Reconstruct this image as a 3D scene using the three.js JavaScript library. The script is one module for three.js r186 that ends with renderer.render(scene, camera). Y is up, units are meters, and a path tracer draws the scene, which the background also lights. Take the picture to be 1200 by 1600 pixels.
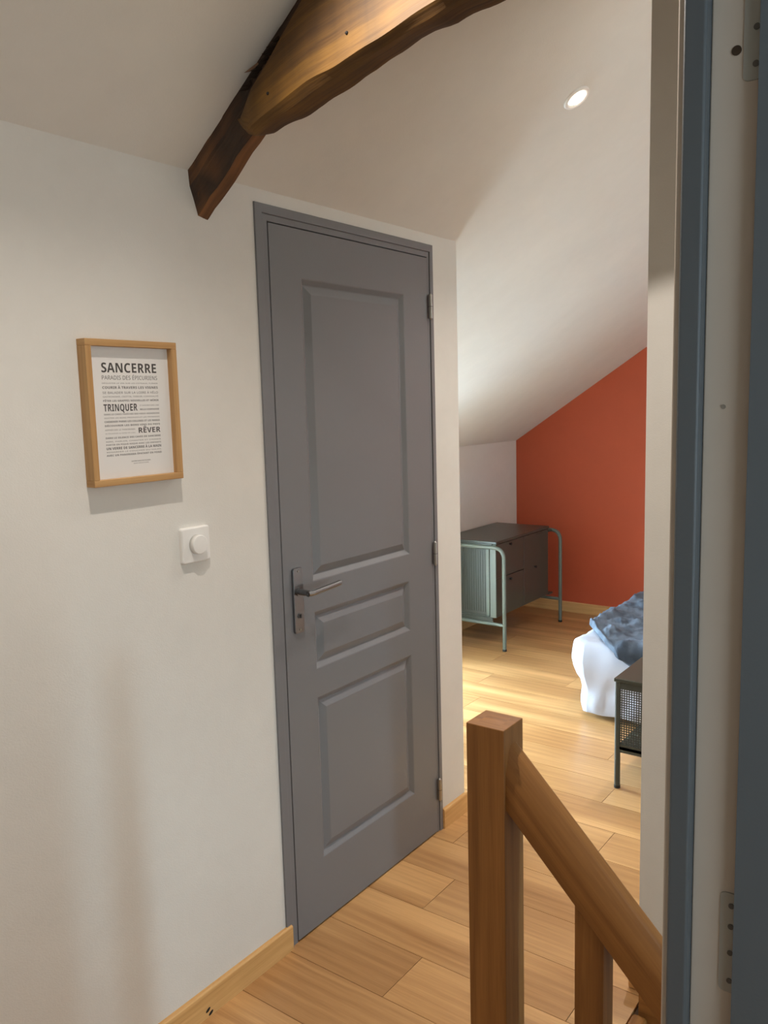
import * as THREE from 'three';
import { RoundedBoxGeometry } from 'three/addons/geometries/RoundedBoxGeometry.js';
import { mergeGeometries, mergeVertices, toCreasedNormals } from 'three/addons/utils/BufferGeometryUtils.js';
import { RectAreaLightUniformsLib } from 'three/addons/lights/RectAreaLightUniformsLib.js';
import { ImprovedNoise } from 'three/addons/math/ImprovedNoise.js';

// ------------------------------------------------------------------ camera, light, exposure
RectAreaLightUniformsLib.init();
const scene = new THREE.Scene();
scene.background = new THREE.Color(0x000000);
const R = THREE.MathUtils.degToRad;
const camera = new THREE.PerspectiveCamera(63.31, 0.75, 0.02, 60);
camera.position.set(1.5761, 1.5666, 0);
camera.rotation.order = 'YXZ';
camera.rotation.set(R(-7.449), R(36.47), R(-1.557));
scene.add(camera);
const renderer = new THREE.WebGLRenderer({ antialias: true });
renderer.toneMapping = THREE.LinearToneMapping;
renderer.toneMappingExposure = 1.0;
renderer.shadowMap.enabled = true;

const LAMP_CD = 4.2, LAMP_COLOR = new THREE.Color().setRGB(1.0, 0.905, 0.82);
const DAY_BED = 58, DAY_STAIR = 56, DAY_ROOM = 1.8;
const DAY_COLOR = new THREE.Color().setRGB(0.60, 0.81, 1.0), COOL_COLOR = new THREE.Color().setRGB(0.58, 0.83, 1.0);
function areaLight(color, intensity, w, h, pos, look) {
  const l = new THREE.RectAreaLight(color, intensity, w, h);
  l.position.set(...pos); l.lookAt(...look); scene.add(l); return l;
}
// daylight just inside the three windows (knee wall of the bedroom, stairwell, the room behind the camera)
areaLight(DAY_COLOR, DAY_BED, 0.74, 1.0, [-1.98, 0.60, -3.45], [1, 0.60, -3.45]);
areaLight(COOL_COLOR, DAY_STAIR, 0.26, 0.70, [4.57, 1.30, -1.42], [0, 1.30, -1.42]);
areaLight(COOL_COLOR, DAY_ROOM, 0.9, 1.0, [2.57, 1.5, 0.05], [0, 1.5, 0.05]);

// ------------------------------------------------------------------ helpers
let seedN = 7;
function rnd() { seedN = (seedN * 16807) % 2147483647; return (seedN - 1) / 2147483646; }
const perlin = new ImprovedNoise();
const clamp = (v, a = 0, b = 1) => Math.min(b, Math.max(a, v));
const lerp = (a, b, t) => a + (b - a) * t;
const used = {};
function numbered(n) { const k = used[n] = (used[n] ?? -1) + 1; return k ? n + '_' + String(k).padStart(3, '0') : n; }
function meta(o, label, category, group, kind) {
  o.userData.label = label; o.userData.category = category;
  if (group) o.userData.group = group;
  if (kind) o.userData.kind = kind;
  return o;
}
function mesh(name, geo, mat, parent) {
  const m = new THREE.Mesh(geo, mat); m.castShadow = m.receiveShadow = true;
  if (parent) { m.name = name; parent.add(m); } else { m.name = numbered(name); scene.add(m); }
  return m;
}
function group(name, pos = [0, 0, 0], rotY = 0) { const g = new THREE.Group(); g.name = numbered(name); g.position.set(...pos); g.rotation.y = rotY; scene.add(g); return g; }
// uv in metres by face direction; grain = axis that u follows
function buv(geo, grain = 'x', off = [0, 0]) {
  if (geo.index) geo = geo.toNonIndexed();
  if (!geo.attributes.normal) geo.computeVertexNormals();
  const p = geo.attributes.position, n = geo.attributes.normal, uv = new Float32Array(p.count * 2);
  const gi = 'xyz'.indexOf(grain);
  for (let f = 0; f < p.count; f += 3) {
    const nn = [0, 0, 0];
    for (let k = 0; k < 3; k++) { nn[0] += n.getX(f + k); nn[1] += n.getY(f + k); nn[2] += n.getZ(f + k); }
    const a = nn.map(Math.abs), d = a[0] >= a[1] && a[0] >= a[2] ? 0 : a[1] >= a[2] ? 1 : 2;
    let ax = [0, 1, 2].filter(i => i !== d);
    if (ax[1] === gi) ax = [ax[1], ax[0]];
    for (let k = 0; k < 3; k++) {
      const q = [p.getX(f + k), p.getY(f + k), p.getZ(f + k)];
      uv[(f + k) * 2] = q[ax[0]] + off[0]; uv[(f + k) * 2 + 1] = q[ax[1]] + off[1] + d * 0.13;
    }
  }
  geo.setAttribute('uv', new THREE.BufferAttribute(uv, 2));
  return geo;
}
// box from corner to corner
function bx(x0, x1, y0, y1, z0, z1, r = 0, grain = 'x', off) {
  const w = Math.abs(x1 - x0), h = Math.abs(y1 - y0), d = Math.abs(z1 - z0);
  const g = r > 0 ? new RoundedBoxGeometry(w, h, d, 2, Math.min(r, w / 2.01, h / 2.01, d / 2.01)) : new THREE.BoxGeometry(w, h, d);
  g.translate((x0 + x1) / 2, (y0 + y1) / 2, (z0 + z1) / 2);
  return buv(g, grain, off ?? [rnd() * 3, rnd() * 3]);
}
const shapeOf = pts => { const s = new THREE.Shape(); pts.forEach(([a, b], i) => i ? s.lineTo(a, b) : s.moveTo(a, b)); s.closePath(); return s; };
const pathOf = pts => { const s = new THREE.Path(); pts.forEach(([a, b], i) => i ? s.lineTo(a, b) : s.moveTo(a, b)); s.closePath(); return s; };
const rectPts = (a0, a1, b0, b1) => [[a0, b0], [a1, b0], [a1, b1], [a0, b1]];
// polygon in (x,y), extruded from z0 to z1 (z0 < z1)
function exXY(pts, z0, z1, holes = [], grain = 'x') {
  const s = shapeOf(pts); holes.forEach(h => s.holes.push(pathOf(h)));
  const g = new THREE.ExtrudeGeometry(s, { depth: z1 - z0, bevelEnabled: false }); g.translate(0, 0, z0);
  return buv(g, grain);
}
// polygon in (z,y), extruded from x0 to x1
function exZY(pts, x0, x1, holes = [], grain = 'z') {
  const f = a => a.map(([z, y]) => [-z, y]);
  const s = shapeOf(f(pts)); holes.forEach(h => s.holes.push(pathOf(f(h))));
  const g = new THREE.ExtrudeGeometry(s, { depth: x1 - x0, bevelEnabled: false });
  g.rotateY(Math.PI / 2); g.translate(x0, 0, 0);
  return buv(g, grain);
}
function tube(pts, r, seg = 40, rs = 10, curve) {
  const c = curve ?? new THREE.CatmullRomCurve3(pts.map(p => new THREE.Vector3(...p)), false, 'catmullrom', 0.1);
  return new THREE.TubeGeometry(c, seg, r, rs, false).toNonIndexed();
}
function cyl(r0, r1, h, pos, axis = 'y', seg = 20) {
  const g = new THREE.CylinderGeometry(r0, r1, h, seg);
  if (axis === 'x') g.rotateZ(-Math.PI / 2); if (axis === 'z') g.rotateX(Math.PI / 2);
  g.translate(...pos); return g.toNonIndexed();
}
const merge = a => mergeGeometries(a.map(g => { g = g.index ? g.toNonIndexed() : g; for (const k of Object.keys(g.attributes)) if (!['position', 'normal', 'uv'].includes(k)) g.deleteAttribute(k); return g; }), false);

// ------------------------------------------------------------------ procedural textures
function hash(i, j, s) { let h = (i * 374761393 + j * 668265263 + s * 974634) | 0; h = Math.imul(h ^ (h >>> 13), 1274126177); return ((h ^ (h >>> 16)) >>> 0) / 4294967295; }
function vnoise(x, y, px, py, s) {     // tileable value noise with periods px, py
  const i = Math.floor(x), j = Math.floor(y), fx = x - i, fy = y - j, sx = fx * fx * (3 - 2 * fx), sy = fy * fy * (3 - 2 * fy);
  const w = (a, b) => hash(((a % px) + px) % px, ((b % py) + py) % py, s);
  return lerp(lerp(w(i, j), w(i + 1, j), sx), lerp(w(i, j + 1), w(i + 1, j + 1), sx), sy);
}
function dataTex(w, h, fn, srgb, repeat) {
  const d = new Uint8Array(w * h * 4);
  for (let j = 0; j < h; j++) for (let i = 0; i < w; i++) { const c = fn(i / w, j / h); const o = (j * w + i) * 4; d[o] = c[0]; d[o + 1] = c[1]; d[o + 2] = c[2]; d[o + 3] = 255; }
  const t = new THREE.DataTexture(d, w, h, THREE.RGBAFormat);
  t.wrapS = t.wrapT = THREE.RepeatWrapping; t.magFilter = THREE.LinearFilter; t.minFilter = THREE.LinearMipmapLinearFilter; t.generateMipmaps = true;
  if (srgb) t.colorSpace = THREE.SRGBColorSpace;
  t.repeat.set(...repeat); t.needsUpdate = true; return t;
}
// wood: u along the grain; one tile covers mu x mv metres
function woodMap(seed, light, dark, mu = 1.6, mv = 0.4, knots = 0.35, W = 512, H = 512, k = [0.28, 0.34, 0.22]) {
  return dataTex(W, H, (u, v) => {
    const warp = vnoise(u * 3, v * 4, 3, 4, seed) * 0.09 + vnoise(u * 7, v * 9, 7, 9, seed + 1) * 0.025;
    const ring = 0.5 + 0.5 * Math.sin((v + warp) * Math.PI * 2 * 9);
    const streak = vnoise(u * 4, (v + warp * 0.4) * 40, 4, 40, seed + 2);
    const pore = vnoise(u * 26, v * 190, 26, 190, seed + 3);
    const broad = vnoise(u * 3, v * 5, 3, 5, seed + 4);
    let t = k[0] * ring * broad + k[1] * streak + k[2] * pore + knots * (broad - 0.4);
    t = clamp(t);
    return [0, 1, 2].map(k => lerp(light[k], dark[k], t));
  }, true, [1 / mu, 1 / mv]);
}
function grainBump(seed, fu, fv, mu, mv, W = 256, H = 256) {
  return dataTex(W, H, (u, v) => { const t = 255 * (0.6 * vnoise(u * fu, v * fv, fu, fv, seed) + 0.4 * vnoise(u * fu * 3, v * fv * 3, fu * 3, fv * 3, seed + 9)); return [t, t, t]; }, false, [1 / mu, 1 / mv]);
}
const oakMap = woodMap(11, [213, 167, 112], [143, 99, 57], 1.5, 0.38, 0.55, 1024, 512, [0.22, 0.24, 0.16]);
const oakBump = grainBump(31, 12, 128, 1.5, 0.38);
const beechMap = woodMap(23, [234, 192, 130], [190, 138, 78], 1.2, 0.3, 0.25);
const postMap = woodMap(37, [170, 117, 60], [112, 71, 30], 1.2, 0.3, 0.3);
const frameMap = woodMap(41, [206, 166, 112], [168, 124, 74], 0.8, 0.15, 0.2, 256, 256);
const beamMap = woodMap(53, [235, 222, 205], [120, 100, 84], 1.0, 0.25, 0.6);
const rollerBump = grainBump(61, 64, 64, 0.16, 0.16);
const wallBlotch = dataTex(256, 256, (u, v) => { const t = 0.5 * vnoise(u * 5, v * 5, 5, 5, 71) + 0.3 * vnoise(u * 17, v * 17, 17, 17, 72) + 0.2 * vnoise(u * 61, v * 61, 61, 61, 73); const c = 244 + 11 * t; return [c, c, c - 1]; }, true, [1 / 1.7, 1 / 1.7]);
const barkBump = grainBump(81, 8, 40, 0.4, 0.2);
const clothBump = grainBump(91, 90, 90, 0.2, 0.2);

// ------------------------------------------------------------------ materials
const std = (o) => new THREE.MeshStandardMaterial(o);
const phys = (o) => new THREE.MeshPhysicalMaterial(o);
const M = {
  wall: std({ color: 0xe9e6df, map: wallBlotch, roughness: 0.85, bumpMap: rollerBump, bumpScale: 0.0002 }),
  ceil: std({ color: 0xe6e3dc, map: wallBlotch, roughness: 0.9, bumpMap: rollerBump, bumpScale: 0.0002 }),
  red: std({ color: 0xc65a38, map: wallBlotch, roughness: 0.75, bumpMap: rollerBump, bumpScale: 0.0002 }),
  grey: std({ color: 0x7a7b7e, roughness: 0.42, bumpMap: rollerBump, bumpScale: 0.00012 }),
  blueGrey: std({ color: 0x595f63, roughness: 0.5, bumpMap: rollerBump, bumpScale: 0.00012 }),
  primer: std({ color: 0xc6b9ab, map: wallBlotch, roughness: 0.6 }),
  oakTrim: std({ map: beechMap, roughness: 0.5 }),
  post: std({ map: postMap, roughness: 0.55 }),
  frame: std({ map: frameMap, roughness: 0.55 }),
  sub: std({ color: 0x4a3826, roughness: 0.9 }),
  nickel: std({ color: 0x8c8d8f, metalness: 1, roughness: 0.28 }),
  steel: std({ color: 0xa9a8a4, metalness: 1, roughness: 0.35 }),
  plate: std({ color: 0xa3a29b, metalness: 0.3, roughness: 0.55 }),
  dark: std({ color: 0x1b1815, roughness: 0.8 }),
  plastic: std({ color: 0xf0eee9, roughness: 0.35 }),
  cabinet: std({ color: 0x40463f, roughness: 0.3 }),
  cabinetTube: std({ color: 0x6b756c, roughness: 0.4 }),
  cabinetDark: std({ color: 0x3f453f, roughness: 0.5 }),
  screwDark: std({ color: 0x565450, roughness: 0.6 }),
  rubber: std({ color: 0x22221f, roughness: 0.8 }),
  sheet: phys({ color: 0xbcc3d2, roughness: 0.9, bumpMap: clothBump, bumpScale: 0.0004, sheen: 0.3, sheenRoughness: 0.6 }),
  blanket: phys({ color: 0xa6afb8, map: dataTex(256, 256, (u, v) => { const t = clamp(0.55 * vnoise(u * 9, v * 9, 9, 9, 301) + 0.45 * vnoise(u * 27, v * 23, 27, 23, 302)); const q = clamp((t - 0.3) / 0.4); return [lerp(92, 150, q), lerp(104, 162, q), lerp(118, 176, q)]; }, true, [1 / 0.7, 1 / 0.7]), roughness: 0.85, bumpMap: clothBump, bumpScale: 0.001, sheen: 1, sheenRoughness: 0.5, sheenColor: new THREE.Color(0x8e9aa8) }),
  paper: std({ color: 0xe9e6e2, roughness: 0.8 }),
  glow: std({ color: 0xffffff, emissive: 0xfff6e6, emissiveIntensity: 3.2, roughness: 0.5 }),
  lampTrim: std({ color: 0xf2f0ea, roughness: 0.4 }),
  sky: std({ color: 0xffffff, emissive: new THREE.Color(0.84, 0.93, 1.0), emissiveIntensity: 3, roughness: 0.5 }),
};
const OAK_TONES = [[1, 1, 1], [0.96, 0.955, 0.95], [1.03, 1.02, 1.0], [0.98, 0.985, 0.98], [0.93, 0.92, 0.91]].map(c => std({ map: oakMap, color: new THREE.Color().setRGB(...c), roughness: 0.33, bumpMap: oakBump, bumpScale: 0.0002 }));

// ------------------------------------------------------------------ structure
const H = 2.1262, S = Math.tan(R(32.86)), cy = x => H + S * x;       // underside of the roof slope
const XF = 1.15, YF = cy(XF);                                         // where the flat ceiling begins
const struct = (name, geo, mat, label, category) => meta(mesh(name, geo, mat), label, category, null, 'structure');
const T = 0.1;
// door wall, with its door opening
const DZ0 = -1.602, DZ1 = -2.440, DT = 2.0898, WE = -2.603;
struct('wall_left', exZY([[1.0, -0.2], [1.0, H + 0.05], [WE, H + 0.05], [WE, -0.2], [DZ1, -0.2], [DZ1, DT], [DZ0, DT], [DZ0, -0.2]], -T, 0),
  M.wall, 'white painted wall holding the grey panelled door and the framed print', 'wall');
struct('wall_return', exXY([[-1.436, -0.2], [-T, -0.2], [-T, cy(-T) + 0.05], [-1.436, cy(-1.436) + 0.05]], WE, WE + 0.08), M.wall, 'white return wall behind the end of the door wall', 'wall');
const WIN = { z0: -3.86, z1: -3.04, y0: 0.0, y1: 1.15 };          // niche under the slope, glazed at its far end
struct('wall_knee', exZY([[-2.52, -0.2], [-2.52, 1.30], [-5.737, 1.30], [-5.737, -0.2]], -1.436, -1.336, [rectPts(WIN.z0, WIN.z1, WIN.y0, WIN.y1)]),
  M.wall, 'low white knee wall behind the metal cabinet', 'wall');
struct('wall_niche', merge([bx(-2.10, -1.436, -0.2, 1.25, WIN.z1, WIN.z1 + 0.08), bx(-2.10, -1.436, -0.2, 1.25, WIN.z0 - 0.08, WIN.z0), bx(-2.10, -1.436, 1.15, 1.25, WIN.z0, WIN.z1), bx(-2.10, -1.336, -0.2, -0.001, WIN.z0, WIN.z1)]), M.wall, 'white sides of the deep window niche in the knee wall', 'wall');
struct('wall_back', exXY([[-1.336, -0.2], [2.6, -0.2], [2.6, YF + 0.05], [XF, YF + 0.05], [-1.336, cy(-1.336) + 0.05]], -5.737, -5.637),
  M.red, 'terracotta painted wall at the far end of the bedroom', 'wall');
const PX = 0.892, PZ = -2.0;
struct('wall_partition', exXY([[PX, 0], [0.96, 0], [0.96, -2.6], [4.6, -2.6], [4.6, YF + 0.05], [XF, YF + 0.05], [PX, cy(PX) + 0.05]], PZ - T, PZ),
  M.wall, 'cream white partition wall between the stairs and the bedroom', 'wall');
const SW = { z0: -1.58, z1: -1.26, y0: 0.92, y1: 1.68 };
struct('wall_right', exZY([[1.1, -2.6], [1.1, YF + 0.1], [-5.737, YF + 0.1], [-5.737, -2.6]], 2.6, 2.7, [rectPts(-1.995, -1.105, -2.59, 1.15), rectPts(-0.42, 0.52, 0.98, 2.02)]), M.wall, 'white outer wall behind the door jamb', 'wall');
struct('wall_stair_end', exZY([[-0.9, -2.6], [-0.9, YF + 0.1], [-2.1, YF + 0.1], [-2.1, -2.6]], 4.6, 4.7, [rectPts(SW.z0, SW.z1, SW.y0, SW.y1)]), M.wall, 'white wall at the far end of the stairwell', 'wall');
struct('wall_stair', bx(1.33, 4.6, -2.6, YF + 0.05, -1.10, -0.90), M.wall, 'white wall between the stairs and the camera room', 'wall');
const JZ = -0.80, JX0 = 1.332, JX1 = 1.402;                            // second doorway
struct('wall_room', exZY([[-0.90, -0.2], [-0.90, YF + 0.05], [1.0, YF + 0.05], [1.0, -0.2], [-0.02, -0.2], [-0.02, 2.10], [JZ - 0.045, 2.10], [JZ - 0.045, -0.2]], 1.334, 1.400),
  M.wall, 'white wall around the doorway beside the stairs', 'wall');
struct('wall_near', exXY([[-T, -0.2], [2.6, -0.2], [2.6, YF + 0.05], [XF, YF + 0.05], [-T, cy(-T) + 0.05]], 1.0, 1.1), M.wall, 'white wall closing the landing behind the camera', 'wall');
struct('ceiling', exXY([[-1.45, cy(-1.45)], [XF, YF], [4.7, YF], [4.7, YF + 0.15], [XF - 0.05, YF + 0.15], [-1.45, cy(-1.45) + 0.18]], -5.74, 1.1), M.ceil,
  'white sloped attic ceiling running over landing and bedroom', 'ceiling');

// windows (outside the picture; their daylight is in it)
function windowUnit(axis, at, a0, a1, b0, b1, label) {
  const g = group('window_' + (used.windowCount = (used.windowCount ?? 0) + 1)); used[g.name] = 0;
  meta(g, label, 'window', null, 'structure');
  const bar = (p0, p1, q0, q1, d0, d1) => axis === 'x' ? bx(d0, d1, q0, q1, p0, p1, 0.004) : bx(p0, p1, q0, q1, d0, d1, 0.004);
  const w = 0.045, d0 = at - 0.03, d1 = at + 0.03;
  mesh('window_frame', merge([bar(a0, a0 + w, b0, b1, d0, d1), bar(a1 - w, a1, b0, b1, d0, d1), bar(a0, a1, b0, b0 + w, d0, d1), bar(a0, a1, b1 - w, b1, d0, d1)]), M.plastic, g);
  mesh('pane', bar(a0 + w, a1 - w, b0 + w, b1 - w, at - 0.004, at + 0.004), M.sky, g);
}
windowUnit('x', -2.05, WIN.z0 + 0.004, WIN.z1 - 0.004, 0.003, 1.146, 'white framed window in the low knee wall of the bedroom');
windowUnit('x', 4.65, SW.z0, SW.z1, SW.y0, SW.y1, 'narrow white framed window at the end of the stairwell');
windowUnit('x', 2.65, -0.42, 0.52, 0.98, 2.02, 'white framed window in the room behind the camera');

// floor of planks laid along x
const floorG = group('floor'); meta(floorG, 'honey oak plank floor of the landing and the bedroom', 'floor', null, 'structure');
mesh('underlay', merge([bx(-1.336, 0.93, -0.06, -0.010, -5.637, 1.0), bx(0.93, 2.6, -0.06, -0.010, -5.637, PZ), bx(0.93, 2.6, -0.06, -0.010, -1.10, 1.0)]), M.sub, floorG);
{
  const PW = 0.192, G = 0.0009;
  let row = 0;
  for (let z = -5.637; z < 1.0; z += PW, row++) {
    const z1 = Math.min(z + PW, 1.0);
    const spans = z1 < PZ + 0.02 ? [[-1.336, 2.6]] : z < -1.10 + 0.02 ? [[-0.06, 0.905]] : [[-0.06, 2.6]];
    if (z1 > WE && z1 < PZ + 0.02) spans[0][0] = z < WE ? -1.336 : -0.06;
    let zz1 = z1;
    for (const [s0, s1] of spans) {
      let x = s0 - (0.15 + ((row * 0.437) % 1) * 1.0);
      while (x < s1) {
        const x1 = x + 1.29, a = Math.max(x, s0), b = Math.min(x1, s1);
        if (b - a > 0.02) mesh('plank', bx(a + G, b - G, -0.010, 0, z + G, zz1 - G, 0, 'x', [rnd() * 9, rnd() * 9]), OAK_TONES[Math.floor(rnd() * OAK_TONES.length)], floorG);
        x = x1;
      }
    }
  }
}
struct('floor_lower', bx(0.9, 4.7, -2.7, -2.6, -2.1, -0.9), M.sub, 'brown floor at the foot of the stairs', 'floor');
struct('wall_stair_front', bx(0.84, 0.90, -2.6, -0.07, -2.0, -1.10), M.wall, 'white wall under the landing edge', 'wall');

// baseboards
function boardProfile(len, axis, h = 0.075, t = 0.012) {              // top edge rounded
  const s = new THREE.Shape(); s.moveTo(0, 0); s.lineTo(t, 0); s.lineTo(t, h - 0.007); s.quadraticCurveTo(t, h, t - 0.006, h); s.lineTo(0, h); s.closePath();
  return new THREE.ExtrudeGeometry(s, { depth: len, bevelEnabled: false });
}
function board(name, pts, label, parts = []) {
  const m = struct(name, merge(pts), M.oakTrim, label, 'baseboard'); return m;
}
const bbZ = (x, z0, z1, dir = 1) => { const g = boardProfile(z1 - z0); if (dir < 0) g.scale(-1, 1, 1); g.translate(x, 0, z0); if (dir < 0) { const n = g.toNonIndexed(); const p = n.attributes.position.array; for (let i = 0; i < p.length; i += 9) for (let k = 0; k < 3; k++) { const t = p[i + k]; p[i + k] = p[i + 3 + k]; p[i + 3 + k] = t; } n.computeVertexNormals(); return buv(n, 'z'); } return buv(g, 'z'); };
const bbX = (z, x0, x1, dir = 1) => { const g = boardProfile(x1 - x0); g.rotateY(dir > 0 ? -Math.PI / 2 : Math.PI / 2); if (dir > 0) g.translate(x1, 0, z); else g.translate(x0, 0, z); return buv(g, 'x'); };
const bbL = board('baseboard_left', [bbZ(0, -1.618, 1.0)], 'honey oak baseboard under the framed print, ending at the grey door frame');
for (const [z, y, a] of [[-1.291, 0.021, 0.5], [-1.300, 0.008, 0.5]]) {
  const k = new THREE.SphereGeometry(1, 12, 8); k.scale(0.0012, 0.0042, 0.0085); k.rotateX(a); k.translate(0.0122, y, z); mesh('knot', k.toNonIndexed(), M.dark, bbL);
}
board('baseboard_corner', [bbZ(0, WE - 0.012, DZ1 - 0.002)], 'short honey oak baseboard between the grey door frame and the wall corner');
board('baseboard_back', [bbX(-5.637, -1.336, 2.6, 1)], 'honey oak baseboard along the terracotta wall');
board('baseboard_knee', [bbZ(-1.336, -5.62, -2.61)], 'honey oak baseboard along the low knee wall');
board('baseboard_partition', [bx(PX - 0.030, PX, 0, 0.085, PZ - T - 0.012, PZ - 0.004, 0.006, 'z')], 'honey oak baseboard block on the end of the partition wall');

// ------------------------------------------------------------------ roof timbers
const vcol = (geo, fn) => { const p = geo.attributes.position, n = geo.attributes.normal, c = new Float32Array(p.count * 3); for (let i = 0; i < p.count; i++) { const q = fn(p.getX(i), p.getY(i), p.getZ(i), n.getX(i), n.getY(i), n.getZ(i)); c.set(q, i * 3); } geo.setAttribute('color', new THREE.BufferAttribute(c, 3)); return geo; };
const timber = phys({ map: beamMap, vertexColors: true, roughness: 0.62, bumpMap: barkBump, bumpScale: 0.0022, clearcoat: 0.05, clearcoatRoughness: 0.45 });
const planed = std({ map: beamMap, vertexColors: true, roughness: 0.66, bumpMap: oakBump, bumpScale: 0.0006 });
// loft of section polygons; sections[i] = array of [x,y,z] of equal length; faceColor(j) = colour index of face j..j+1
function loftTimber(sections, colors, jitter) {
  const pos = [], col = [], uv = [], n = sections[0].length;
  const put = (p, c, u, v) => { pos.push(...p); col.push(...c); uv.push(u, v); };
  let acc = 0; const lens = sections.map((s, i) => { if (i) acc += Math.hypot(s[0][0] - sections[i - 1][0][0], s[0][1] - sections[i - 1][0][1], s[0][2] - sections[i - 1][0][2]); return acc; });
  const cum = sections.map(s => { const c = [0]; for (let j = 0; j < n; j++) { const a = s[j], b = s[(j + 1) % n]; c.push(c[j] + Math.hypot(a[0] - b[0], a[1] - b[1], a[2] - b[2])); } return c.map(v => v - c[3] + 1); });
  for (let i = 0; i + 1 < sections.length; i++) {
    for (let j = 0; j < n; j++) {
      const j2 = (j + 1) % n, a = sections[i][j], b = sections[i][j2], c = sections[i + 1][j2], d = sections[i + 1][j];
      const K = (q) => colors(j, q), A = cum[i], B = cum[i + 1];
      put(a, K(a), lens[i], A[j]); put(b, K(b), lens[i], A[j + 1]); put(c, K(c), lens[i + 1], B[j + 1]);
      put(a, K(a), lens[i], A[j]); put(c, K(c), lens[i + 1], B[j + 1]); put(d, K(d), lens[i + 1], B[j]);
    }
  }
  for (const [s, flip] of [[sections[0], 0], [sections[sections.length - 1], 1]]) for (let j = 1; j + 1 < n; j++) {
    const tri = flip ? [s[0], s[j + 1], s[j]] : [s[0], s[j], s[j + 1]];
    tri.forEach(q => put(q, colors(-1, q), q[0] + q[1], q[2]));
  }
  const g = new THREE.BufferGeometry();
  g.setAttribute('position', new THREE.Float32BufferAttribute(pos, 3)); g.setAttribute('color', new THREE.Float32BufferAttribute(col, 3)); g.setAttribute('uv', new THREE.Float32BufferAttribute(uv, 2));
  g.computeVertexNormals(); return toCreasedNormals(g, R(35));
}
const ns = (x, y, z, f) => perlin.noise(x * f + 3.1, y * f + 1.7, z * f + 9.3);
{ // rafter lying in the slope, broken off where it enters the wall
  const secs = [], N = 46, lean = x => -0.004 + 0.084 * clamp(x, 0, 0.45);
  for (let i = 0; i <= N; i++) {
    const x = lerp(-0.02, 1.14, i / N), y = cy(x), r = 0.006;
    // A near top, A2, B near bottom, C far bottom, D far top (drop measured straight down)
    const prof = [[0.02 * -1, -1.384], [0.035, -1.388], [0.068, -1.398], [0.100, -1.408], [0.104, -1.440], [0.06, -1.470], [-0.02, -1.478]];
    secs.push(prof.map(([d, z], k) => { const amp = k === 0 || k === 6 ? 0 : r; return [x, y - d + amp * ns(x, k, 0, 14) + amp * 0.5 * ns(x, k, 5, 45), z + lean(x) + amp * 1.3 * ns(x, k, 2, 17)]; }));
  }
  const c = { bark: [0.062, 0.036, 0.022], heart: [0.31, 0.15, 0.055] };
  const g = loftTimber(secs, (j, q) => { const n1 = ns(q[0] * 0.6, q[1] * 1.6, q[2] * 4, 13) + 0.6 * ns(q[0], q[1], q[2], 47), foot = q[0] < 0.2; const t = clamp((j === 0 ? (foot ? 0.55 : 0.05) : j === 3 || j === 4 ? 0.95 : j < 0 ? 0.6 : 0.02) + (foot ? 1.1 : 0.6) * n1); return [0, 1, 2].map(k => lerp(c.bark[k], c.heart[k], t)); });
  const raf = mesh('rafter_beam', g, timber); meta(raf, 'rough dark bark-edged rafter running down the ceiling to the wall', 'beam');
  // torn fibres of bark along the ceiling and at the broken foot
  const spl = (p, d, l, w) => { const s = new THREE.ConeGeometry(w, l, 5, 1); s.scale(1, 1, 0.45); const q = new THREE.Quaternion().setFromUnitVectors(new THREE.Vector3(0, 1, 0), new THREE.Vector3(...d).normalize()); s.translate(0, l / 2, 0); s.applyQuaternion(q); s.translate(...p); return s.toNonIndexed(); };
  const A = [], Bk = [];
  for (let i = 0; i < 34; i++) { const x = 0.215 + Math.pow(rnd(), 0.8) * 0.11, a = 0.25 + rnd() * 0.55, l = 0.009 + rnd() * 0.015; A.push(spl([x + 0.006, cy(x) - 0.008 - rnd() * 0.012, -1.386 + lean(x)], [-a, -a * S - 0.10 + rnd() * 0.1, 0.5 + rnd() * 0.4], l, 0.005 + rnd() * 0.004)); }
  for (let i = 0; i < 12; i++) { const t = rnd(); Bk.push(spl([0.004 + rnd() * 0.02, cy(0) - 0.035 - 0.068 * t, -1.404 - 0.035 * t], [-0.3 + rnd() * 0.3, -1, rnd() * 0.4 - 0.1], 0.016 + rnd() * 0.014, 0.005)); }
  const bark = std({ color: 0x2c2018, roughness: 0.9 });
  mesh('bark_splinters', merge(A), bark, raf); mesh('torn_chip', spl([0.268, cy(0.268) - 0.013, -1.384 + lean(0.268)], [-0.6, -0.43, 0.6], 0.036, 0.008), std({ color: 0x7d604c, roughness: 0.9 }), raf); mesh('frayed_fibres', merge(Bk), std({ color: 0x6e4a2e, roughness: 0.9 }), raf);
}
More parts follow.
